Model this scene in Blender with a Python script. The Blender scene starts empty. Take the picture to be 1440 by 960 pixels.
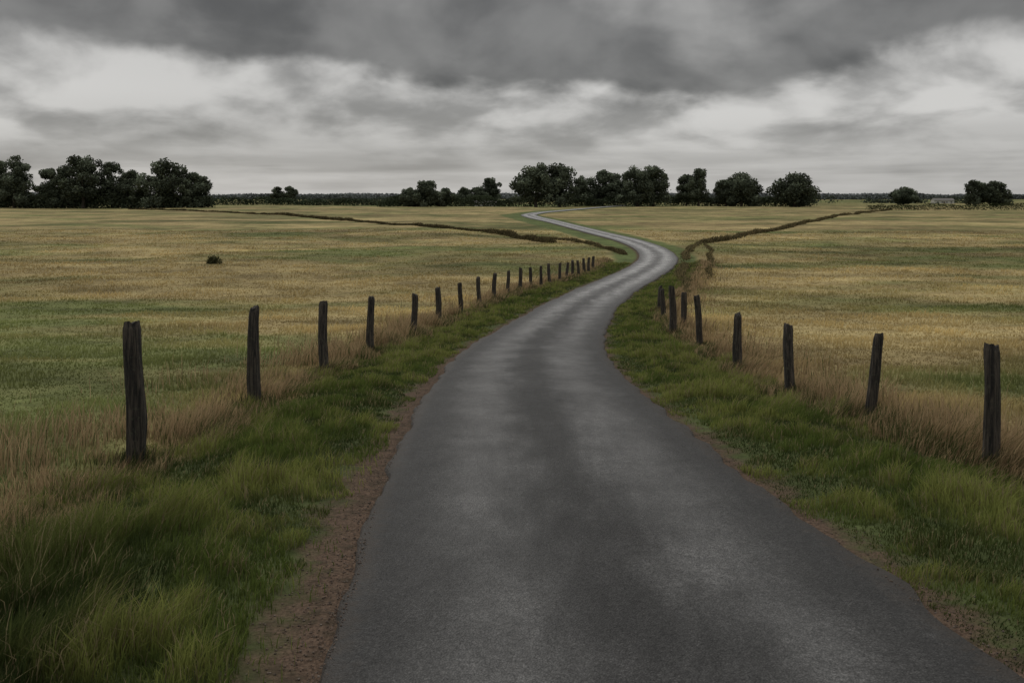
import bpy, math, random
import numpy as np
from mathutils import Vector
rng = np.random.default_rng(7)
random.seed(3)
sc = bpy.context.scene
sc.view_settings.view_transform = 'Standard'
sc.view_settings.look = 'None'
sc.view_settings.exposure = 0

# ------------------------------------------------------------ helpers
def sm(a, b, x):
    t = np.clip((np.asarray(x, float) - a) / (b - a), 0, 1)
    return t * t * (3 - 2 * t)
def hsh(ix, iy, s):
    v = np.sin(ix * 127.1 + iy * 311.7 + s * 74.7) * 43758.5453
    return v - np.floor(v)
def vn(x, y, s=0):
    ix, iy = np.floor(x), np.floor(y)
    fx, fy = x - ix, y - iy
    fx = fx * fx * (3 - 2 * fx); fy = fy * fy * (3 - 2 * fy)
    return ((hsh(ix, iy, s) * (1 - fx) + hsh(ix + 1, iy, s) * fx) * (1 - fy)
            + (hsh(ix, iy + 1, s) * (1 - fx) + hsh(ix + 1, iy + 1, s) * fx) * fy)
def fbm(x, y, o=4, s=0):
    r = 0; a = .5; t = 0
    for i in range(o):
        r = r + a * vn(x * 2**i + 17.3 * i, y * 2**i - 9.1 * i, s + i); t += a; a *= .5
    return r / t

# ------------------------------------------------------------ terrain: a gentle slope down to a flat plain
RC = np.array([(-12, 1.35), (-4, 1.1), (2, .9), (4.35, .79), (6, .73), (7.8, .55), (11.4, .43), (15, .35), (20, .43), (25, .85), (30, 1.5),
      (40, 3.1), (50, 5.4), (60, 8.4), (70, 11.4), (80, 13.8), (90, 15.2), (100, 15.8), (115, 15.7), (130, 14.4), (160, 12.2),
      (200, 9.4), (230, 6.4), (265, 4.6), (300, 9.5), (340, 20), (390, 33), (450, 49), (520, 70)])
_t = np.linspace(math.log(3), math.log(535), 3000)
_Y = np.exp(_t) - 15
_c = np.interp(_Y, RC[:, 0], RC[:, 1])
k = np.hanning(95); k /= k.sum()
_c = np.convolve(np.pad(_c, 47, mode='edge'), k, mode='valid')
_dc = np.gradient(_c, _Y)
def cen(Y): return np.interp(Y, _Y, _c)
def sroad(X, Y):
    d = np.interp(Y, _Y, _dc)
    return (X - cen(Y)) / np.sqrt(1 + d * d)
HW = 1.83
def base(Y): return -3.7 * (1 - np.exp(-(np.maximum(Y, 0) / 30) ** 1.5))
def gz(X, Y):
    X = np.asarray(X, float); Y = np.asarray(Y, float)
    s = np.abs(sroad(X, Y)); s = np.where(Y > 520, 99, s)
    z = base(Y)
    z = z - .03 * sm(1.85, 1.6, s) + .03 * sm(2.0, 2.8, s) - .07 * sm(3.0, 4.3, s) * sm(40, 10, Y)
    z = z + (fbm(X / 1.3, Y / 1.3, 3, 5) - .5) * .14 * sm(2.1, 3.4, s)
    z = z + (fbm(X / 14, Y / 14, 3, 9) - .5) * .55 * sm(5, 16, s)
    z = z + (fbm(X / 70, Y / 70, 2, 19) - .5) * 1.0 * sm(40, 160, Y) * sm(6, 30, s)
    return z

LP = [(-4.08, 9.2, 1.56, .105, 0, 0), (-3.95, 13.0, 1.54, .088, .02, 0), (-3.85, 17.5, 1.50, .095, -.03, 0), (-3.56, 21.5, 1.42, .095, .0, 0),
      (-3.0, 26, 1.36, .10, .02, 0), (-2.66, 31, 1.40, .10, -.03, 0), (-2.16, 35.5, 1.36, .10, .01, 0), (-1.52, 39.6, 1.40, .10, -.03, 0),
      (-.9, 43, 1.4, .10, .02, 0), (-.2, 46, 1.4, .10, -.01, 0), (.45, 49, 1.38, .10, .03, 0), (1.1, 51, 1.3, .10, 0, 0), (1.77, 53, 1.3, .10, .04, 0),
      (2.4, 55, 1.3, .10, -.03, 0), (3.2, 57, 1.2, .10, 0, 0), (3.75, 58.5, 1.15, .1, .05, 0), (4.25, 60, 1.2, .1, 0, 0), (4.8, 61.7, 1.15, .1, -.05, 0),
      (5.35, 63.5, 1.15, .1, 0, 0), (5.85, 65.3, 1.1, .1, .04, 0), (6.4, 67.2, 1.1, .1, 0, 0)]
RP = [(5.10, 9.1, 1.32, .085, .025, 0), (4.96, 11.9, 1.2, .075, .15, 0), (4.65, 14.3, 1.24, .085, .0, 0), (4.72, 17.8, 1.24, .09, -.01, 0),
      (5.2, 23.5, 1.48, .085, -.10, 0), (5.1, 27, 1.55, .11, -.02, 0), (5.8, 29, 1.3, .10, .05, 0), (5.86, 33, 1.2, .10, -.03, 0), (6.4, 37, 1.1, .09, .05, 0)]
fl = np.array([(-12, -4.0), (0, -4.1)] + [(p[0], p[1]) [::-1] for p in LP] + [(80, 9.3), (100, 11.0), (140, 7.6), (200, 1.5), (265, -5), (340, 8), (400, 28), (520, 62)])
fr = np.array([(-12, 5.6), (0, 5.4)] + [(9.1, 5.1), (11.9, 4.96), (14.3, 4.7), (17.8, 4.75), (23.5, 5.15), (28, 5.5), (33, 5.9), (40, 7.2), (50, 9.9), (60, 12.7), (80, 17.9),
               (100, 20), (130, 18.8), (200, 14), (265, 9), (300, 14.2), (340, 25), (520, 75)])
def xl(Y): return np.interp(Y, fl[:, 0], fl[:, 1])
def xr(Y): return np.interp(Y, fr[:, 0], fr[:, 1])

def green(X, Y):
    n = fbm(X / 18, Y / 8, 4, 31); n2 = fbm(X / 4, Y / 2.2, 3, 41)
    g = .30 + .95 * sm(36, 17, Y) * sm(-3, -6, X) + .5 * sm(30, 13, Y) * sm(5, 9, X) + .2 * sm(45, 60, Y) * sm(130, 100, Y) * sm(24, 45, X)
    g = g + (n - .5) * 2.9 + (n2 - .5) * 1.0
    far = .75 + (fbm(X / 200, Y / 45, 3, 51) - .5) * 2.2
    w = sm(455, 500, Y)
    g = g * (1 - w) + far * w
    return np.clip(g, 0, 1)
def verge(X, Y):
    j = (fbm(X / .9, Y / .9, 2, 61) - .5) * 1.0
    w = .5 + .004 * np.maximum(Y, 0)
    return sm(-.1, w, X - xl(Y) + j) * sm(-.1, w, xr(Y) - X + j) * (Y < 520)
STRAW = np.array([.315, .248, .118]); GREEN = np.array([.125, .140, .050]); VERGE = np.array([.058, .073, .026])
def gcol(X, Y):
    g = green(X, Y)[:, None]; v = verge(X, Y)[:, None]
    c = STRAW * (1 - g) + GREEN * g
    m = fbm(X / 6, Y / 3.2, 4, 71)[:, None]
    c = c * (.40 + 1.2 * m)
    m2 = fbm(X / 38, Y / 16, 4, 72)[:, None]
    c = c * (.55 + .85 * m2)
    vg = VERGE * (1 + .8 * sm(40, 90, Y)[:, None])
    c = c * (1 - v) + vg * v * (.7 + .6 * m)
    return c

# ------------------------------------------------------------ node helpers
class NT:
    def __init__(s, tree): s.t = tree; s.n = tree.nodes; s.l = tree.links
    def set(s, sock, v):
        if isinstance(v, bpy.types.NodeSocket): s.l.new(v, sock)
        else: sock.default_value = v
    def m(s, op, a, b=0.0, c=None, clamp=False):
        n = s.n.new('ShaderNodeMath'); n.operation = op; n.use_clamp = clamp
        s.set(n.inputs[0], a); s.set(n.inputs[1], b)
        if c is not None: s.set(n.inputs[2], c)
        return n.outputs[0]
    def mr(s, v, a, b, c=0.0, d=1.0, smooth=True):
        n = s.n.new('ShaderNodeMapRange'); n.interpolation_type = 'SMOOTHSTEP' if smooth else 'LINEAR'
        for i, x in enumerate((v, a, b, c, d)): s.set(n.inputs[i], x)
        return n.outputs[0]
    def noise(s, vec, scale, detail=4, rough=.5, dist=0.0):
        n = s.n.new('ShaderNodeTexNoise')
        if vec is not None: s.l.new(vec, n.inputs['Vector'])
        n.inputs['Scale'].default_value = scale; n.inputs['Detail'].default_value = detail
        n.inputs['Roughness'].default_value = rough; n.inputs['Distortion'].default_value = dist
        return n.outputs[0]
    def mixc(s, f, a, b, mode='MIX'):
        n = s.n.new('ShaderNodeMix'); n.data_type = 'RGBA'; n.blend_type = mode
        s.set(n.inputs[0], f)
        for i, v in ((6, a), (7, b)):
            if isinstance(v, (tuple, list)): v = (*v[:3], 1)
            s.set(n.inputs[i], v)
        return n.outputs[2]
    def comb(s, x, y, z=0.0):
        n = s.n.new('ShaderNodeCombineXYZ')
        s.set(n.inputs[0], x); s.set(n.inputs[1], y); s.set(n.inputs[2], z); return n.outputs[0]
    def attr(s, name):
        n = s.n.new('ShaderNodeAttribute'); n.attribute_name = name; return n
    def gray(s, v):
        n = s.n.new('ShaderNodeCombineColor')
        for i in range(3): s.set(n.inputs[i], v)
        return n.outputs[0]
def newmat(name):
    m = bpy.data.materials.new(name); m.use_nodes = True
    t = NT(m.node_tree); b = m.node_tree.nodes['Principled BSDF']
    return m, t, b
def link_obj(name, me, mat=None, parent=None):
    o = bpy.data.objects.new(name, me); sc.collection.objects.link(o)
    if mat: me.materials.append(mat)
    if parent: o.parent = parent
    return o
def np_mesh(name, V, faces_flat, counts):
    me = bpy.data.meshes.new(name)
    me.vertices.add(len(V)); me.vertices.foreach_set('co', np.asarray(V, np.float32).ravel())
    me.loops.add(len(faces_flat)); me.loops.foreach_set('vertex_index', np.asarray(faces_flat, np.int32))
    counts = np.asarray(counts, np.int32)
    st = np.concatenate(([0], np.cumsum(counts)[:-1])).astype(np.int32)
    me.polygons.add(len(counts)); me.polygons.foreach_set('loop_start', st); me.polygons.foreach_set('loop_total', counts)
    me.update(calc_edges=True)
    return me
def add_col(me, name, C):
    a = me.color_attributes.new(name, 'FLOAT_COLOR', 'POINT')
    C = np.concatenate([C, np.ones((len(C), 1))], 1).astype(np.float32)
    a.data.foreach_set('color', C.ravel())
def add_f(me, name, F):
    a = me.attributes.new(name, 'FLOAT', 'POINT'); a.data.foreach_set('value', np.asarray(F, np.float32))

# ------------------------------------------------------------ ground
NX, NY = 720, 440
U = np.linspace(-math.asinh(3500 / 8), math.asinh(3500 / 8), NX); GX = 8 * np.sinh(U)
Vv = np.linspace(math.asinh(-12 / 8), math.asinh(6500 / 8), NY); GY = 8 * np.sinh(Vv)
XX, YY = np.meshgrid(GX, GY); X = XX.ravel(); Y = YY.ravel()
V = np.stack([X, Y, gz(X, Y)], 1)
i = np.arange(NX * NY).reshape(NY, NX)
F = np.stack([i[:-1, :-1], i[:-1, 1:], i[1:, 1:], i[1:, :-1]], -1).reshape(-1)
me = np_mesh('ground', V, F, np.full((NX - 1) * (NY - 1), 4))
add_col(me, 'gc', gcol(X, Y))
ss = sroad(X, Y); sa = np.abs(ss) + np.where(ss > 0, .16, 0); sa[Y > 520] = 50
sa = sa + .12 * sm(9, 30, Y)
add_f(me, 'sd', np.clip(sa, 0, 50))
me.polygons.foreach_set('use_smooth', np.ones((NX - 1) * (NY - 1), bool))
mat, t, b = newmat('meadow_ground')
geo = t.n.new('ShaderNodeNewGeometry').outputs['Position']
n1 = t.noise(geo, 2.2, 5, .65); n2 = t.noise(geo, 14, 3, .6); n3 = t.noise(geo, .45, 4, .6)
gcn = t.attr('gc').outputs['Color']
f = t.m('MULTIPLY', t.mr(n1, .3, .7, .68, 1.25, False), t.mr(n2, .3, .7, .75, 1.2, False))
f = t.m('MULTIPLY', f, t.mr(n3, .35, .65, .72, 1.25, False))
col = t.mixc(1.0, gcn, t.gray(f), 'MULTIPLY')
sd = t.attr('sd').outputs['Fac']
col = t.mixc(t.m('MULTIPLY', t.mr(n3, .5, .66, 0, .3), t.mr(sd, 4, 7)), col, (.15, .14, .06))
dn = t.noise(geo, 3.0, 4, .6)
dn2 = t.noise(geo, 45, 4, .75)
dn3 = t.noise(geo, 7, 4, .6)
dm = t.mr(t.m('ADD', sd, t.m('MULTIPLY', t.m('SUBTRACT', dn, .5), .9)), 2.0, 2.4, 1, 0)
dc = t.mixc(t.mr(dn2, .35, .65), (.060, .041, .029), (.135, .093, .066))
dc = t.mixc(t.mr(dn3, .45, .68, 0, .75), dc, (.045, .036, .024))
col = t.mixc(dm, col, dc)
t.l.new(col, b.inputs['Base Color']); b.inputs['Roughness'].default_value = 1; b.inputs['Specular IOR Level'].default_value = .1
bp = t.n.new('ShaderNodeBump'); bp.inputs['Strength'].default_value = .8; bp.inputs['Distance'].default_value = .1
t.l.new(t.m('ADD', n1, t.m('MULTIPLY', n2, .4)), bp.inputs['Height']); t.l.new(bp.outputs[0], b.inputs['Normal'])
link_obj('ground', me, mat)

# ------------------------------------------------------------ road
ys = [-11.5]
while ys[-1] < 515: ys.append(ys[-1] + max(.12, .012 * abs(ys[-1])))
ys = np.array(ys); cx = cen(ys); dd = np.interp(ys, _Y, _dc)
nx_ = 1 / np.sqrt(1 + dd * dd); ny_ = -dd / np.sqrt(1 + dd * dd)
lat = np.array([-1.0, -.985, -.9, -.7, -.5, -.25, 0, .25, .5, .7, .9, .985, 1.0]) * HW
VX = []; L = []
for j, q in enumerate(lat):
    ww = np.full(len(ys), q)
    if abs(q) > 1.7:
        ww = q + np.sign(q) * (fbm(ys / .7 + 50 * np.sign(q), ys * 0, 4, 3) - .5) * .24
    wid = 1 + .35 * sm(160, 260, ys)
    x = cx + nx_ * ww * wid; y = ys + ny_ * ww * wid
    z = base(y) + .03 + .0005 * np.maximum(y, 0) + .028 * (1 - (q / HW) ** 2) - (.045 if abs(q) == HW else 0)
    z = z - .008 * np.exp(-((abs(q) - .9) / .3) ** 2)
    VX.append(np.stack([x, y, z], 1)); L.append(ww)
VX = np.stack(VX, 1); n_, m_ = VX.shape[:2]
i = np.arange(n_ * m_).reshape(n_, m_)
F = np.stack([i[:-1, :-1], i[:-1, 1:], i[1:, 1:], i[1:, :-1]], -1).reshape(-1)
me = np_mesh('road', VX.reshape(-1, 3), F, np.full((n_ - 1) * (m_ - 1), 4))
add_f(me, 'lat', np.stack(L, 1).ravel())
me.polygons.foreach_set('use_smooth', np.ones(len(me.polygons), bool))
mat, t, b = newmat('damp_asphalt')
geo = t.n.new('ShaderNodeNewGeometry').outputs['Position']
sp = t.n.new('ShaderNodeSeparateXYZ'); t.l.new(geo, sp.inputs[0])
lraw = t.attr('lat').outputs['Fac']
la = t.m('ABSOLUTE', lraw)
stretch = t.n.new('ShaderNodeMapping'); t.l.new(geo, stretch.inputs[0]); stretch.inputs['Scale'].default_value = (1, .4, 1)
nb = t.noise(stretch.outputs[0], 1.8, 5, .6); nf = t.noise(geo, 38, 4, .85); nm = t.noise(geo, 9, 4, .7); nl = t.noise(geo, .9, 4, .6)
ns = t.noise(stretch.outputs[0], 7.0, 4, .65)
vo = t.n.new('ShaderNodeTexVoronoi'); vo.inputs['Scale'].default_value = 75; t.l.new(geo, vo.inputs['Vector'])
off = t.m('ADD', t.m('SUBTRACT', la, .82), t.m('MULTIPLY', t.m('SUBTRACT', nb, .5), 1.0))
tr = t.mr(t.m('ABSOLUTE', off), .0, .78, 1, 0)
tr = t.m('MULTIPLY', tr, t.mr(nl, .32, .68, .6, 1.0, False))
val = t.mr(tr, 0, 1, .028, .074, False)
val = t.m('MULTIPLY', val, t.mr(nb, .3, .7, .78, 1.22, False))
val = t.m('MULTIPLY', val, t.mr(ns, .3, .7, .78, 1.22, False))
val = t.m('MULTIPLY', val, t.mr(nl, .3, .7, .78, 1.22, False))
val = t.m('MULTIPLY', val, t.mr(nf, .36, .64, .25, 1.9, False))
val = t.m('MULTIPLY', val, t.mr(vo.outputs[0], .0, .6, 1.5, .6, False))
val = t.m('MULTIPLY', val, t.mr(nm, .3, .7, .65, 1.35, False))
far_sheen = t.mr(sp.outputs[1], 14, 80, 0, 1)  # sheen of the distant road painted into its colour, paler with distance
val = t.m('MULTIPLY', val, t.m('ADD', 1.0, t.m('MULTIPLY', far_sheen, 4.0)))
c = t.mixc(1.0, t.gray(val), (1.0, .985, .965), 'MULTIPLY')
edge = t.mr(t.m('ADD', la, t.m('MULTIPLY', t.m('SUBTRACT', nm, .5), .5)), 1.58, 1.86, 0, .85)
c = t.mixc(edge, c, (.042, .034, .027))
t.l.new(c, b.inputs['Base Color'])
ro = t.m('ADD', t.mr(tr, 0, 1, .62, .46, False), t.m('MULTIPLY', t.m('SUBTRACT', nm, .5), .4))
t.l.new(ro, b.inputs['Roughness'])
t.l.new(t.mr(tr, 0, 1, .28, .52, False), b.inputs['Specular IOR Level'])
bp = t.n.new('ShaderNodeBump'); bp.inputs['Strength'].default_value = .7; bp.inputs['Distance'].default_value = .01
t.l.new(t.m('ADD', vo.outputs[0], nf), bp.inputs['Height']); t.l.new(bp.outputs[0], b.inputs['Normal'])
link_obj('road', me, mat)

# ------------------------------------------------------------ grass
def leafmat(name, trans=.3):
    m = bpy.data.materials.new(name); m.use_nodes = True
    t = NT(m.node_tree); t.n.clear()
    o = t.n.new('ShaderNodeOutputMaterial'); d = t.n.new('ShaderNodeBsdfDiffuse'); tr = t.n.new('ShaderNodeBsdfTranslucent')
    mx = t.n.new('ShaderNodeMixShader'); mx.inputs[0].default_value = trans
    a = t.attr('bc').outputs['Color']
    t.l.new(a, d.inputs[0]); t.l.new(a, tr.inputs[0]); t.l.new(d.outputs[0], mx.inputs[1]); t.l.new(tr.outputs[0], mx.inputs[2])
    t.l.new(mx.outputs[0], o.inputs[0]); return m
GRASS = leafmat('grass_blades', .4); LEAF = leafmat('tree_leaves', .12)
def blades(name, x, y, h, w, col, lean=.45, mat=GRASS):
    n = len(x); z = gz(x, y) - .01
    a = rng.uniform(0, 2 * np.pi, n); d = np.stack([np.cos(a), np.sin(a), np.zeros(n)], 1)
    ba = rng.uniform(0, 2 * np.pi, n); bl = rng.uniform(.05, 1, n) * lean
    wx = .12 + (fbm(x * .8, y * .8, 2, 77) - .5) * .9; wy = (fbm(x * .8, y * .8, 2, 87) - .5) * .9
    bd = np.stack([np.cos(ba) * bl + wx, np.sin(ba) * bl + wy, np.zeros(n)], 1)
    P = np.stack([x, y, z], 1); up = np.array([0, 0, 1.0])
    h_ = h[:, None]; w_ = w[:, None]
    m = P + up * h_ * .55 + bd * h_ * .28; tip = P + up * h_ * (1 - .25 * bl[:, None]) + bd * h_ * .95
    V = np.stack([P - d * w_ * .5, P + d * w_ * .5, m - d * w_ * .42, m + d * w_ * .42, tip], 1).reshape(-1, 3)
    o = (np.arange(n) * 5)[:, None]
    F = (o + np.array([0, 1, 3, 2, 2, 3, 4])).ravel()
    me = np_mesh(name, V, F, np.tile([4, 3], n))
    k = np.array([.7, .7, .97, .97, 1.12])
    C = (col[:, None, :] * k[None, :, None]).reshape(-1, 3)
    add_col(me, 'bc', C)
    return link_obj(name, me, mat)
def logY(n, a, b): return a * (b / a) ** rng.random(n)
def jit(n, a=.25): return rng.uniform(1 - a, 1 + a, (n, 1))

# verge grass
n = 300000
y = logY(n, 3.0, 75); side = rng.random(n) < .5; q = rng.random(n)
lo = np.where(side, xl(y) - .3, cen(y) + HW + .02); hi = np.where(side, cen(y) - HW - .10, xr(y) + .3)
x = lo + q * (hi - lo)
s = np.abs(sroad(x, y)); e = fbm(x * 1.6, y * 1.6, 3, 81)
thr = np.where(side, 2.10 + .16 * sm(11, 5, y), 1.88) + (e - .5) * 1.2
keep = (s > thr) | (rng.random(n) < .07) & (s > 1.90)
x, y, side, s = x[keep], y[keep], side[keep], s[keep]; n = len(x)
cl = fbm(x * 1.5, y * 1.5, 3, 91); cl2 = fbm(x * 3.6, y * 3.6, 2, 92)
tuft = sm(.56, .78, cl2)
edge_s = sm(1.8, 2.8, s)
h = (.05 + .12 * sm(.3, .75, cl) * cl2 * 1.6 + .07 * tuft) * (.5 + .6 * edge_s) * rng.uniform(.6, 1.3, n)
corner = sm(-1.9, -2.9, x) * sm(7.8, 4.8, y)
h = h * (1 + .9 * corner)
w = .0036 + y * .00055
base_c = np.array([.108, .145, .036]); lt = np.array([.225, .245, .070]); dk = np.array([.042, .058, .020])
m = sm(.42, .66, fbm(x * .7, y * .7, 3, 93) * .55 + cl2 * .45)[:, None]
c = base_c * (1 - m) + lt * m
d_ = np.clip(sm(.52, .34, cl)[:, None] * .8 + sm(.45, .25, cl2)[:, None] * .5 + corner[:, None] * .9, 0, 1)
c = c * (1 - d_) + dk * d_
fd = np.minimum(np.abs(x - xl(y)), np.abs(x - xr(y)))
st = (rng.random(n) < .07 + .10 * (cl2 > .6) + .3 * sm(.9, .0, fd))[:, None]
c = np.where(st, np.array([.25, .21, .115]), c) * jit(n, .3)
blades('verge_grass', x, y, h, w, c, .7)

# tall dry grass along the fences
n = 130000
y = logY(n, 3.2, 78); side = rng.random(n) < .52
g1 = rng.gamma(2.0, .42, n) - .52
x = np.where(side, xl(y) - g1, xr(y) + g1 * .9)
cl = fbm(x * .9, y * .9, 3, 101)
keep = (cl + rng.random(n) * .25 > .50) & (np.abs(sroad(x, y)) > 2.3)
x, y, side, cl, g1 = x[keep], y[keep], side[keep], cl[keep], g1[keep]; n = len(x)
h = (.15 + .46 * sm(.35, .72, cl)) * rng.uniform(.4, 1.2, n) * np.where(side, 1, .85) * (1 - .35 * sm(40, 70, y)) * (1 - .45 * sm(.1, -.3, g1))
w = .003 + y * .00055
A = np.array([.46, .345, .20]); B = np.array([.27, .195, .11]); G = np.array([.085, .10, .038])
u = rng.random((n, 1)); c = A * u + B * (1 - u)
gg = (rng.random(n) < np.where(g1 < -.05, .5, .13) + .6 * sm(6.8, 4.8, y))[:, None]
c = np.where(gg, G, c) * jit(n, .25)
blades('dry_grass', x, y, h, w, c, .45)

# field grass
n = 260000
y = logY(n, 7, 150); x = (rng.random(n) * 2 - 1) * (.66 * y + 4)
keep = (x < xl(y) - .3) | (x > xr(y) + .3)
x, y = x[keep], y[keep]; n = len(x)
c0 = gcol(x, y); cl = fbm(x / 1.6, y / 1.6, 3, 111); g = green(x, y)
h = (.06 + .20 * sm(.35, .75, cl)) * rng.uniform(.5, 1.2, n) * (1 - .35 * g)
w = .004 + y * .001
c = c0 * 1.3 * jit(n, .12)
c = c * (.82 + .42 * sm(.35, .7, cl))[:, None]
blades('field_grass', x, y, h, w, c, .8)

# tufts round the posts
xs = []; ysx = []
for p in LP[:10] + RP:
    k_ = 380
    r = np.abs(rng.normal(0, .2, k_)) + .05; a = rng.uniform(0, 6.28, k_)
    xs.append(p[0] + r * np.cos(a)); ysx.append(p[1] + r * np.sin(a))
x = np.concatenate(xs); y = np.concatenate(ysx); n = len(x)
u = rng.random((n, 1))
c = np.where(u < .6, np.array([.05, .062, .025]), np.array([.17, .125, .07])) * jit(n, .3)
blades('post_tufts_grass', x, y, rng.uniform(.08, .30, n), .005 + y * .0005, c, .45)

# gravel and crumbs of soil along the tarmac edge
def clods(name, n, smin, smax):
    y = logY(n, 3.2, 18); sd_ = np.where(rng.random(n) < .75, -1, 1)
    s_ = sd_ * (HW - .14 + rng.gamma(2, .12, n)); x = cen(y) + s_
    o = np.array([(1, 0, 0), (0, 1, 0), (-1, 0, 0), (0, -1, 0), (0, 0, 1), (0, 0, -1.0)])
    P = o[None] * rng.uniform(.6, 1.3, (n, 6, 1)) * (rng.uniform(smin, smax, (n, 1, 1)) ** 1)
    P[:, :, 2] *= .6
    a = rng.uniform(0, 6.28, n); ca, sa_ = np.cos(a)[:, None], np.sin(a)[:, None]
    px = P[:, :, 0] * ca - P[:, :, 1] * sa_; py = P[:, :, 0] * sa_ + P[:, :, 1] * ca
    V = np.stack([px + x[:, None], py + y[:, None], P[:, :, 2] + (gz(x, y) + .004)[:, None] + np.where(np.abs(s_) < HW, .04, 0)[:, None]], -1).reshape(-1, 3)
    f = np.array([0, 1, 4, 1, 2, 4, 2, 3, 4, 3, 0, 4, 1, 0, 5, 2, 1, 5, 3, 2, 5, 0, 3, 5])
    F = ((np.arange(n) * 6)[:, None] + f).ravel()
    me = np_mesh(name, V, F, np.full(n * 8, 3))
    pal = np.array([(.09, .065, .048), (.12, .085, .065), (.06, .045, .035), (.13, .105, .085)])
    c = pal[rng.integers(0, 4, n)] * jit(n, .2)
    add_col(me, 'bc', np.repeat(c, 6, 0))
    m, t, b = newmat('gravel'); t.l.new(t.attr('bc').outputs['Color'], b.inputs['Base Color']); b.inputs['Roughness'].default_value = .95
    link_obj(name, me, m)
clods('gravel', 4500, .003, .010)

# ------------------------------------------------------------ fences
mat, t, b = newmat('weathered_wood')
tc = t.n.new('ShaderNodeTexCoord').outputs['Object']
mp = t.n.new('ShaderNodeMapping'); t.l.new(tc, mp.inputs[0]); mp.inputs['Scale'].default_value = (34, 34, 2.0)
a1 = t.noise(mp.outputs[0], 1.0, 6, .7, .8); a2 = t.noise(tc, 5, 5, .6); a3 = t.noise(tc, 18, 4, .6)
c = t.mixc(t.mr(a1, .38, .66), (.006, .005, .0045), (.085, .070, .054))
c = t.mixc(t.mr(a2, .50, .68, 0, .65), c, (.020, .018, .014))
c = t.mixc(t.mr(a3, .58, .72, 0, .6), c, (.075, .078, .052))
t.l.new(c, b.inputs['Base Color']); b.inputs['Roughness'].default_value = .9
bp = t.n.new('ShaderNodeBump'); bp.inputs['Strength'].default_value = 1; bp.inputs['Distance'].default_value = .03
t.l.new(a1, bp.inputs['Height']); t.l.new(bp.outputs[0], b.inputs['Normal'])
WOOD = mat
def post(p, parent, idx):
    x0, y0, hgt, r, leanx, _ = p
    seg, ring = 18, 26
    V = []; sd_ = idx * 13.7
    rot = random.uniform(0, 1.5); sl = random.uniform(-.35, .35); sl2 = random.uniform(-.3, .3)
    leany = random.uniform(-.05, .05); wob = random.uniform(.012, .03)
    split = random.randrange(seg)
    for j in range(ring + 1):
        tt = j / ring; zz = -.35 + tt * (hgt + .35)
        tp = 1.10 - .18 * tt
        if j == ring: tp *= .84
        bx = leanx * max(zz, -.2) + wob * math.sin(zz * 3 + sd_); by = leany * zz + wob * math.cos(zz * 2.4 + sd_)
        for k_ in range(seg):
            a = 2 * math.pi * k_ / seg
            ca, sa_ = math.cos(a), math.sin(a)
            rr = r / (abs(ca) ** 3.2 + abs(sa_) ** 3.2) ** (1 / 3.2) * tp * .92
            nn = float(fbm(np.array([k_ * .9 + sd_]), np.array([zz * 2.2]), 3, idx)[0]) - .5
            n2_ = float(vn(np.array([k_ * 1.0 + sd_]), np.array([zz * .5]), idx + 9)[0]) - .5
            rr *= 1 + .30 * nn + .22 * n2_
            if k_ == split and tt > .35: rr *= 1 - .30 * (tt - .35) / .65
            X_, Y_ = rr * ca, rr * sa_
            dz = (sl * X_ + sl2 * Y_) * (1 if j >= ring - 1 else 0)
            if j == ring: dz += .045 * (n2_ + nn)
            V.append((X_ * math.cos(rot) - Y_ * math.sin(rot) + bx, X_ * math.sin(rot) + Y_ * math.cos(rot) + by, zz + dz))
    F = []
    for j in range(ring):
        for k_ in range(seg):
            k2 = (k_ + 1) % seg
            F.append((j * seg + k_, j * seg + k2, (j + 1) * seg + k2, (j + 1) * seg + k_))
    top = len(V); lastr = V[-seg:]
    V.append(tuple(np.mean(np.array(lastr), 0) - np.array([0, 0, .018])))
    for k_ in range(seg): F.append((ring * seg + k_, ring * seg + (k_ + 1) % seg, top))
    me = bpy.data.meshes.new('post'); me.from_pydata(V, [], F); me.update()
    o = link_obj('post', me, WOOD, parent)
    o.location = (x0, y0, float(gz(x0, y0)))
for lst in (LP, RP):
    e = bpy.data.objects.new('wooden_fence', None); sc.collection.objects.link(e)
    for k_, p in enumerate(lst): post(p, e, k_ + (50 if lst is RP else 0))

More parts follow.
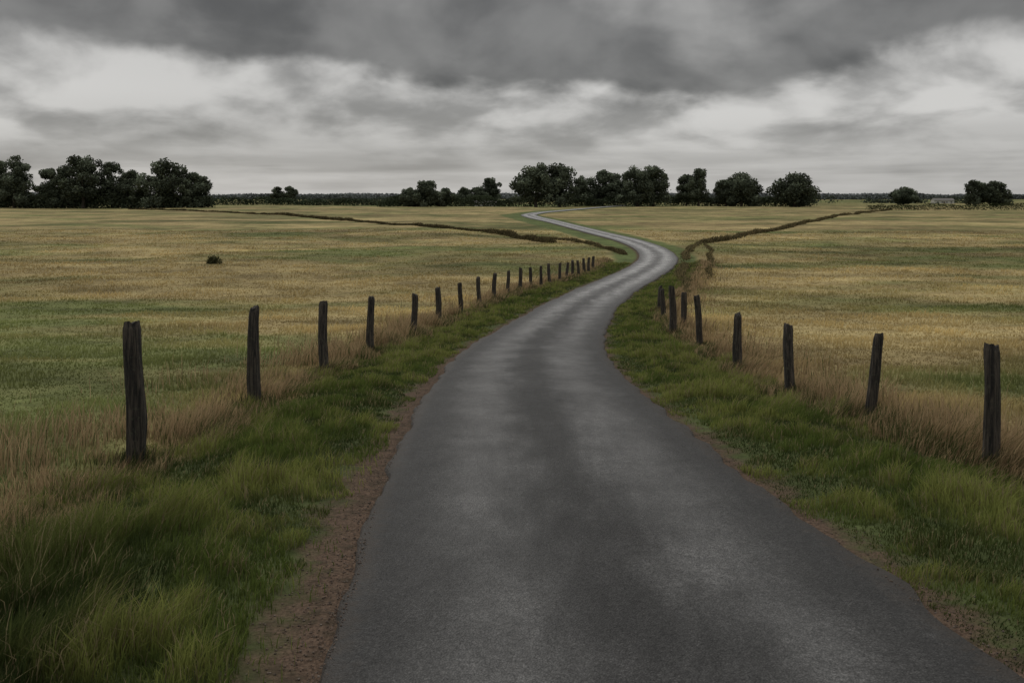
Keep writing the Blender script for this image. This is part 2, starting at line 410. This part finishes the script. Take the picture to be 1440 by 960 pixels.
# ------------------------------------------------------------ foliage
def quads(name, P, size, col, mat=LEAF, flat=0.0):
    n = len(P)
    a = rng.normal(0, 1, (n, 3)); a /= np.linalg.norm(a, axis=1)[:, None]
    b_ = rng.normal(0, 1, (n, 3)); b_ -= (a * b_).sum(1)[:, None] * a; b_ /= np.linalg.norm(b_, axis=1)[:, None]
    s = size[:, None] * .5
    V = np.stack([P - a * s, P - b_ * s * .7 , P + a * s, P + b_ * s * .7], 1).reshape(-1, 3)
    me = np_mesh(name, V, np.arange(4 * n), np.full(n, 4))
    add_col(me, 'bc', np.repeat(col, 4, 0))
    return me
barkm, t, b = newmat('bark'); b.inputs['Roughness'].default_value = .95
nn_ = t.noise(None, 3, 5, .6); t.l.new(t.mixc(nn_, (.02, .017, .014), (.07, .058, .045)), b.inputs['Base Color'])
def limb(V, F, p0, p1, r0, r1, seg=7, steps=5):
    p0 = np.array(p0, float); p1 = np.array(p1, float)
    ax = p1 - p0; ax /= np.linalg.norm(ax); u = np.cross(ax, [.3, .9, .1]); u /= np.linalg.norm(u); v = np.cross(ax, u)
    s0 = len(V)
    for j in range(steps + 1):
        q = j / steps; c = p0 * (1 - q) + p1 * q + (rng.normal(0, .12, 3) * r0 if 0 < j < steps else 0)
        r = r0 * (1 - q) + r1 * q
        for k_ in range(seg):
            a = 2 * math.pi * k_ / seg
            V.append(tuple(c + (u * math.cos(a) + v * math.sin(a)) * r))
    for j in range(steps):
        for k_ in range(seg):
            k2 = (k_ + 1) % seg
            F.append((s0 + j * seg + k_, s0 + j * seg + k2, s0 + (j + 1) * seg + k2, s0 + (j + 1) * seg + k_))
def tree(X, Y, H, W, nleaf=9000, low=.08, tint=(.068, .080, .056)):  # default leaf tint lifted and blued to stand for haze
    gzv = float(gz(X, Y))
    root = bpy.data.objects.new('broadleaf_tree', None); sc.collection.objects.link(root); root.location = (X, Y, gzv)
    nl = rng.integers(30, 40)
    C = []; R = []
    for k_ in range(nl):
        th = rng.uniform(0, 2 * np.pi); q = rng.random() ** .5; zt = rng.uniform(0, 1) ** .9
        prof = np.sqrt(max(0.02, 1 - (abs(zt - .36) / .68) ** 2.6))
        rr = rng.uniform(.09, .17) * W
        rad = max(0, prof * .52 * W - rr * .75)
        C.append((math.cos(th) * q * rad, math.sin(th) * q * rad, H * (low + (1 - low) * zt) - (rr * .85 if zt > .5 else 0))); R.append(rr)
    C.append((0, 0, H * .5)); R.append(W * .27); C.append((0, 0, H - W * .24)); R.append(W * .2)
    C.append((W * .12, 0, H * .33)); R.append(W * .23); C.append((-W * .14, 0, H * .33)); R.append(W * .23)
    C = np.array(C); R = np.array(R)
    pr = R ** 2; pr /= pr.sum(); id_ = rng.choice(len(C), nleaf, p=pr)
    d = rng.normal(0, 1, (nleaf, 3)); d /= np.linalg.norm(d, axis=1)[:, None]
    rad = R[id_] * (rng.random(nleaf) ** .4 * .95 + rng.exponential(.03, nleaf))
    clump = .82 + .3 * vn(d[:, 0] * 3 + id_ * 7, d[:, 2] * 3 + d[:, 1] * 3, 4)
    P = C[id_] + d * (rad * clump)[:, None] * np.array([1, 1, .85])
    P[:, 2] = np.maximum(P[:, 2], .4)
    lob = rng.uniform(.55, 1.6, len(C))[id_][:, None]
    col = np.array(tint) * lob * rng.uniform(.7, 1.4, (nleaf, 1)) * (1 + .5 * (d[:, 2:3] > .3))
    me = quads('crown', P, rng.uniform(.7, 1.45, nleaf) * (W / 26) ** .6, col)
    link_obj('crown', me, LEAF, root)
    V = []; F = []
    tr = W * .02 + .15
    limb(V, F, (0, 0, -.5), (0, 0, H * .45), tr * 1.4, tr * .6)
    for k_ in range(10):
        c = C[rng.integers(0, len(C))]; z0 = H * rng.uniform(.2, .42)
        if c[2] > z0: limb(V, F, (0, 0, z0), tuple(c), tr * .5, tr * .12)
    me = bpy.data.meshes.new('trunk'); me.from_pydata(V, [], F); me.update(); link_obj('trunk', me, barkm, root)

TREES = [(-251, 430, 27.5, 22), (-237, 436, 21, 16), (-226, 430, 23, 17), (-214, 426, 27.8, 27), (-203, 434, 25, 18), (-192, 430, 20, 17), (-174, 428, 25.5, 28),
         (-160, 432, 19, 20), (-266, 440, 25, 22), (-165, 600, 12.5, 12), (-157, 604, 13, 13),
         (-47.8, 470, 15, 22), (-57, 475, 11, 14), (-38, 478, 11, 14), (-29, 520, 12.5, 15), (-13, 520, 17.5, 17), (-20, 515, 12, 14), (13, 462, 24.6, 30), (26, 466, 24.6, 30), (40, 490, 18, 16), (53, 500, 22, 22), (61, 505, 21, 18),
         (69, 470, 23.3, 24), (78, 471, 23.6, 24), (99, 484, 18.5, 14), (105, 480, 21.8, 18), (121, 482, 16.5, 18), (128, 476, 19.6, 25), (155.6, 470, 20, 30), (257, 560, 12, 20),
         (267, 492, 15.5, 18), (278, 490, 15, 18)]
for T in TREES: tree(*T)

def hedge(name, pts, H, Wd, n, size, tint, seed, thin=0.0, wl=9):
    pts = np.array(pts, float); seg = np.linalg.norm(np.diff(pts, axis=0), axis=1); cum = np.concatenate(([0], np.cumsum(seg)))
    u = rng.random(n) * cum[-1]
    px = np.interp(u, cum, pts[:, 0]); py = np.interp(u, cum, pts[:, 1])
    hh = .25 + 1.1 * fbm(u / wl, u * 0 + seed, 4, seed)
    if thin > 0:
        kp = fbm(u / (wl * .8), u * 0 + 3.3, 3, seed + 5) > thin
        px, py, u, hh = px[kp], py[kp], u[kp], hh[kp]; n = len(u)
    z = rng.random(n) ** .8
    off = rng.normal(0, .33, n) * Wd * (1 - .55 * z); px = px + off; py = py + rng.normal(0, .33, n) * Wd * (1 - .5 * z)
    P = np.stack([px, py, gz(px, py) + z * hh * H], 1)
    cl = .6 + .8 * fbm(u / (wl * .3), z * 2, 2, seed + 8)
    col = np.array(tint) * cl[:, None] * rng.uniform(.75, 1.25, (n, 1))
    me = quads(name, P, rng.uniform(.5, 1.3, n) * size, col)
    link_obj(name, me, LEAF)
DK = (.058, .070, .045)
hedge('hedgerow', [(-290, 436), (-240, 432), (-190, 428), (-152, 428)], 10.5, 7, 22000, 1.2, DK, 1)
hedge('hedgerow', [(-75, 480), (-45, 474), (-10, 486), (20, 484), (60, 492), (110, 488), (170, 482)], 6, 5, 18000, 1.0, (.058, .073, .044), 2)
hedge('hedgerow', [(-330, 560), (-200, 545), (-110, 535), (-40, 520)], 4.5, 5, 14000, 1.1, (.060, .076, .046), 3)
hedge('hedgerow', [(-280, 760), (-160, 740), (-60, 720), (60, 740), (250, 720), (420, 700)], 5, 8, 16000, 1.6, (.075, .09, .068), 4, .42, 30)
hedge('hedgerow', [(155, 372), (175, 362), (215, 352), (300, 345)], 2.8, 2.2, 9000, .5, (.035, .042, .02), 5, 0, 6)
hedge('distant_treeline', [(-1300, 1500), (-500, 1420), (0, 1450), (500, 1400), (1300, 1500)], 9, 30, 36000, 4.0, (.13, .145, .14), 7, 0, 60)  # haze put into the leaf colour as a pale bluish grey
hedge('distant_treeline', [(-1900, 2300), (0, 2250), (1900, 2300)], 14, 30, 26000, 7, (.21, .225, .232), 8, 0, 110)  # farther belt, its colour paled more for haze

# rank grass growing in the ditches that cross the fields
def ditch(pts, H, Wd, n, seed, dark, thr=.2):
    pts = np.array(pts, float); seg = np.linalg.norm(np.diff(pts, axis=0), axis=1); cum = np.concatenate(([0], np.cumsum(seg)))
    dist = np.interp(np.linspace(0, cum[-1], 400), cum, pts[:, 1])
    wgt = 1 / np.maximum(dist, 30) ; cdf = np.cumsum(wgt); cdf /= cdf[-1]
    u = np.interp(rng.random(n), cdf, np.linspace(0, cum[-1], 400))
    f = fbm(u / 7, u * 0 + seed, 4, seed); r = rng.normal(0, .4, n)
    x = np.interp(u, cum, pts[:, 0]) + r * Wd + (fbm(u / 12, u * 0, 2, seed + 2) - .5) * 2; y = np.interp(u, cum, pts[:, 1]) + rng.normal(0, .4, n) * Wd
    kp = f + rng.random(n) * .2 > thr + .1; x, y, f, r = x[kp], y[kp], f[kp], r[kp]; n = len(x)
    h = H * (.3 + .9 * f) * rng.uniform(.4, 1.1, n) * np.exp(-(r * 1.2) ** 2)
    q = rng.random((n, 1)) ** 1.1
    c = (np.array([.055, .055, .028]) * dark * (1 - q) + np.array([.24, .19, .10]) * dark * q) * jit(n, .3)
    blades('ditch_grass', x, y, h, .005 + y * .0009, c, .6)
ditch([(-175, 390), (-144, 360), (-100, 300), (-68.6, 257), (-42, 208), (-22.8, 171), (-12, 152), (-3.5, 138), (1.5, 122), (5.5, 109)], 1.0, .9, 22000, 9, .6, .12)
ditch([(4, 124), (8.0, 112), (9.6, 104), (10.6, 94), (10.7, 86)], .55, .5, 4000, 10, .8)
ditch([(166, 375), (130, 310), (92, 240), (72, 200), (57, 171), (47, 152), (39, 138), (30, 119), (24, 108)], .95, .9, 11000, 11, .8, .12)
ditch([(24, 108), (18.7, 94), (16.6, 84), (14.6, 72), (11.8, 58), (8.6, 45)], .5, .6, 5500, 13, 1.05, .3)
ditch([(24, 106), (21.5, 94), (18.6, 80), (16, 68), (14, 60)], .4, .4, 2800, 12, .95, .35)
def bush(X, Y, H, W, n=900, tint=(.04, .045, .02)):
    d = rng.normal(0, 1, (n, 3)); d /= np.linalg.norm(d, axis=1)[:, None]
    r = rng.random(n) ** .4 * (.7 + .6 * vn(d[:, 0] * 2.5 + X, d[:, 2] * 2.5 + d[:, 1] * 2, 3))
    P = np.stack([X + d[:, 0] * r * W * .5, Y + d[:, 1] * r * W * .5, float(gz(X, Y)) + np.abs(d[:, 2]) * r * H], 1)
    link_obj('shrub', quads('shrub', P, rng.uniform(.06, .18, n), np.array(tint) * rng.uniform(.5, 1.6, (n, 1))), LEAF)
bush(-25.2, 72, .65, 1.3, 900, (.055, .058, .028))

# ------------------------------------------------------------ small farm buildings in the distance
def building(name, X, Y, L_, D_, H_):
    root = bpy.data.objects.new(name, None); sc.collection.objects.link(root); root.location = (X, Y, float(gz(X, Y)) - .2)
    def part(nm, V, F, col, rough=.8):
        me = bpy.data.meshes.new(nm); me.from_pydata(V, [], F); me.update()
        m, t, b = newmat(nm); n0 = t.noise(None, 4, 4, .6)
        t.l.new(t.mixc(n0, tuple(c * .85 for c in col), col), b.inputs['Base Color']); b.inputs['Roughness'].default_value = rough
        link_obj(nm, me, m, root)
    def box(x0, x1, y0, y1, z0, z1):
        V = [(x, y, z) for z in (z0, z1) for x, y in ((x0, y0), (x1, y0), (x1, y1), (x0, y1))]
        return V, [(0, 3, 2, 1), (4, 5, 6, 7), (0, 1, 5, 4), (1, 2, 6, 5), (2, 3, 7, 6), (3, 0, 4, 7)]
    a, d = L_ / 2, D_ / 2; R_ = H_ + D_ * .25
    V = [(-a, -d, 0), (a, -d, 0), (a, d, 0), (-a, d, 0), (-a, -d, H_), (a, -d, H_), (a, d, H_), (-a, d, H_), (-a, 0, R_), (a, 0, R_)]
    part('walls', V, [(0, 1, 5, 4), (2, 3, 7, 6), (1, 2, 6, 9, 5), (3, 0, 4, 8, 7)], (.50, .48, .44))
    V = [(-a - .4, -d - .5, H_ - .1), (a + .4, -d - .5, H_ - .1), (a + .4, 0, R_ + .15), (-a - .4, 0, R_ + .15), (a + .4, d + .5, H_ - .1), (-a - .4, d + .5, H_ - .1)]
    part('roof', V, [(0, 1, 2, 3), (3, 2, 4, 5)], (.15, .14, .13))
    for k_ in range(4):
        xx = -a + L_ * (k_ + .6) / 4.4
        V, F = box(xx, xx + 1.3, -d - .05, -d + .1, 1.0, 1.9); part('window', V, F, (.03, .035, .04), .2)
    V, F = box(-.6, .6, -d - .06, -d + .1, 0, 2.0); part('door', V, F, (.1, .07, .05))
building('farm_building', 348, 690, 16, 6, 3.0)
building('farm_building', -16, 500, 13, 5, 2.2)

# ------------------------------------------------------------ sky
w = bpy.data.worlds.new('World'); sc.world = w; w.use_nodes = True
t = NT(w.node_tree); t.n.clear()
tc = t.n.new('ShaderNodeTexCoord').outputs['Generated']
sp = t.n.new('ShaderNodeSeparateXYZ'); t.l.new(tc, sp.inputs[0])
z = t.m('MAXIMUM', sp.outputs[2], 0.0)
zz = t.m('DIVIDE', z, t.m('ADD', z, .17))
def P(sx, sz, o): return t.comb(t.m('MULTIPLY', sp.outputs[0], sx), t.m('ADD', t.m('MULTIPLY', sp.outputs[1], sx), o), t.m('MULTIPLY', zz, sz))
nA = t.noise(P(3.2, 4.5, 3.1), 1.0, 5, .45, .25)      # large masses
nB = t.noise(P(6.5, 7.0, 9.7), 1.0, 6, .47, .3)      # billows
nC = t.noise(P(17, 16, 4.4), 1.0, 5, .5, .3)      # ragged detail
nD = t.noise(P(1.6, 4.0, 7.7), 1.0, 2, .4, .1)
nE = t.noise(P(3.4, 13, 17.7), 1.0, 4, .5, .2)      # flat stratus bands low down
az = sp.outputs[0]
sag = t.mr(t.m('ABSOLUTE', t.m('SUBTRACT', az, .12)), .38, .10, 0, 1)
edge = t.m('ADD', t.m('SUBTRACT', .144, t.m('MULTIPLY', sag, .040)), t.m('MULTIPLY', t.m('SUBTRACT', nA, .5), -.12))
edge = t.m('ADD', edge, t.m('MULTIPLY', t.m('SUBTRACT', nB, .5), .05))
edge = t.m('ADD', edge, t.m('MULTIPLY', t.m('SUBTRACT', nC, .5), .022))
dk = t.mr(t.m('SUBTRACT', z, edge), -.008, .020, 0, 1)
deck = t.mr(nB, .32, .64, .095, .20)
deck = t.m('ADD', deck, t.mr(nA, .55, .70, 0, .15))
deck = t.m('MULTIPLY', deck, t.mr(nC, .3, .7, .92, 1.08))
low = t.mr(t.m('ADD', t.m('MULTIPLY', nB, .74), t.m('MULTIPLY', nC, .26)), .37, .60, .25, .56)
low = t.m('MULTIPLY', low, t.mr(nD, .35, .65, .85, 1.1))
hz = t.mr(z, .09, .025, 0, .72)
band = t.mr(nE, .32, .66, .30, .53)
band = t.m('ADD', t.m('MULTIPLY', band, t.mr(z, .01, .03, .4, 1)), t.mr(z, .03, .01, 0, .31))
low = t.m('ADD', t.m('MULTIPLY', low, t.m('SUBTRACT', 1.0, hz)), t.m('MULTIPLY', hz, band))
fin = t.m('ADD', t.m('MULTIPLY', deck, dk), t.m('MULTIPLY', low, t.m('SUBTRACT', 1.0, dk)))
upf = t.mr(sp.outputs[2], .27, .55, 0, 1)  # upper sky out of view, brightened to add ambient light
fin = t.m('ADD', t.m('MULTIPLY', fin, t.m('SUBTRACT', 1.0, upf)), t.m('MULTIPLY', upf, t.mr(nB, .3, .7, .65, .95)))
cc = t.mixc(1.0, t.gray(fin), (1.0, .985, .955), 'MULTIPLY')
bg = t.n.new('ShaderNodeBackground'); t.l.new(cc, bg.inputs[0]); bg.inputs[1].default_value = 1
sky = t.n.new('ShaderNodeTexSky'); sky.sky_type = 'NISHITA'; sky.sun_disc = False
sky.sun_elevation = math.radians(42); sky.sun_rotation = math.radians(-25)
bg2 = t.n.new('ShaderNodeBackground'); t.l.new(sky.outputs[0], bg2.inputs[0]); bg2.inputs[1].default_value = .08
mx = t.n.new('ShaderNodeMixShader'); mx.inputs[0].default_value = .04
t.l.new(bg.outputs[0], mx.inputs[1]); t.l.new(bg2.outputs[0], mx.inputs[2])
o = t.n.new('ShaderNodeOutputWorld'); t.l.new(mx.outputs[0], o.inputs[0])

sl = bpy.data.lights.new('sun', 'SUN'); sl.energy = .7; sl.angle = math.radians(25); sl.color = (1, .96, .9)
so = bpy.data.objects.new('sun', sl); sc.collection.objects.link(so); so.location = (0, 0, 60)
az, el = math.radians(-25), math.radians(42)
dv = Vector((math.sin(az) * math.cos(el), math.cos(az) * math.cos(el), math.sin(el)))
so.rotation_euler = dv.to_track_quat('Z', 'Y').to_euler()

cam = bpy.data.cameras.new('camera'); cam.lens = 30; cam.sensor_width = 36; cam.shift_y = -.142; cam.clip_end = 12000; cam.clip_start = .05
co = bpy.data.objects.new('camera', cam); sc.collection.objects.link(co)
co.location = (0, 0, 2.3); co.rotation_euler = (math.radians(90), 0, 0)
sc.camera = co
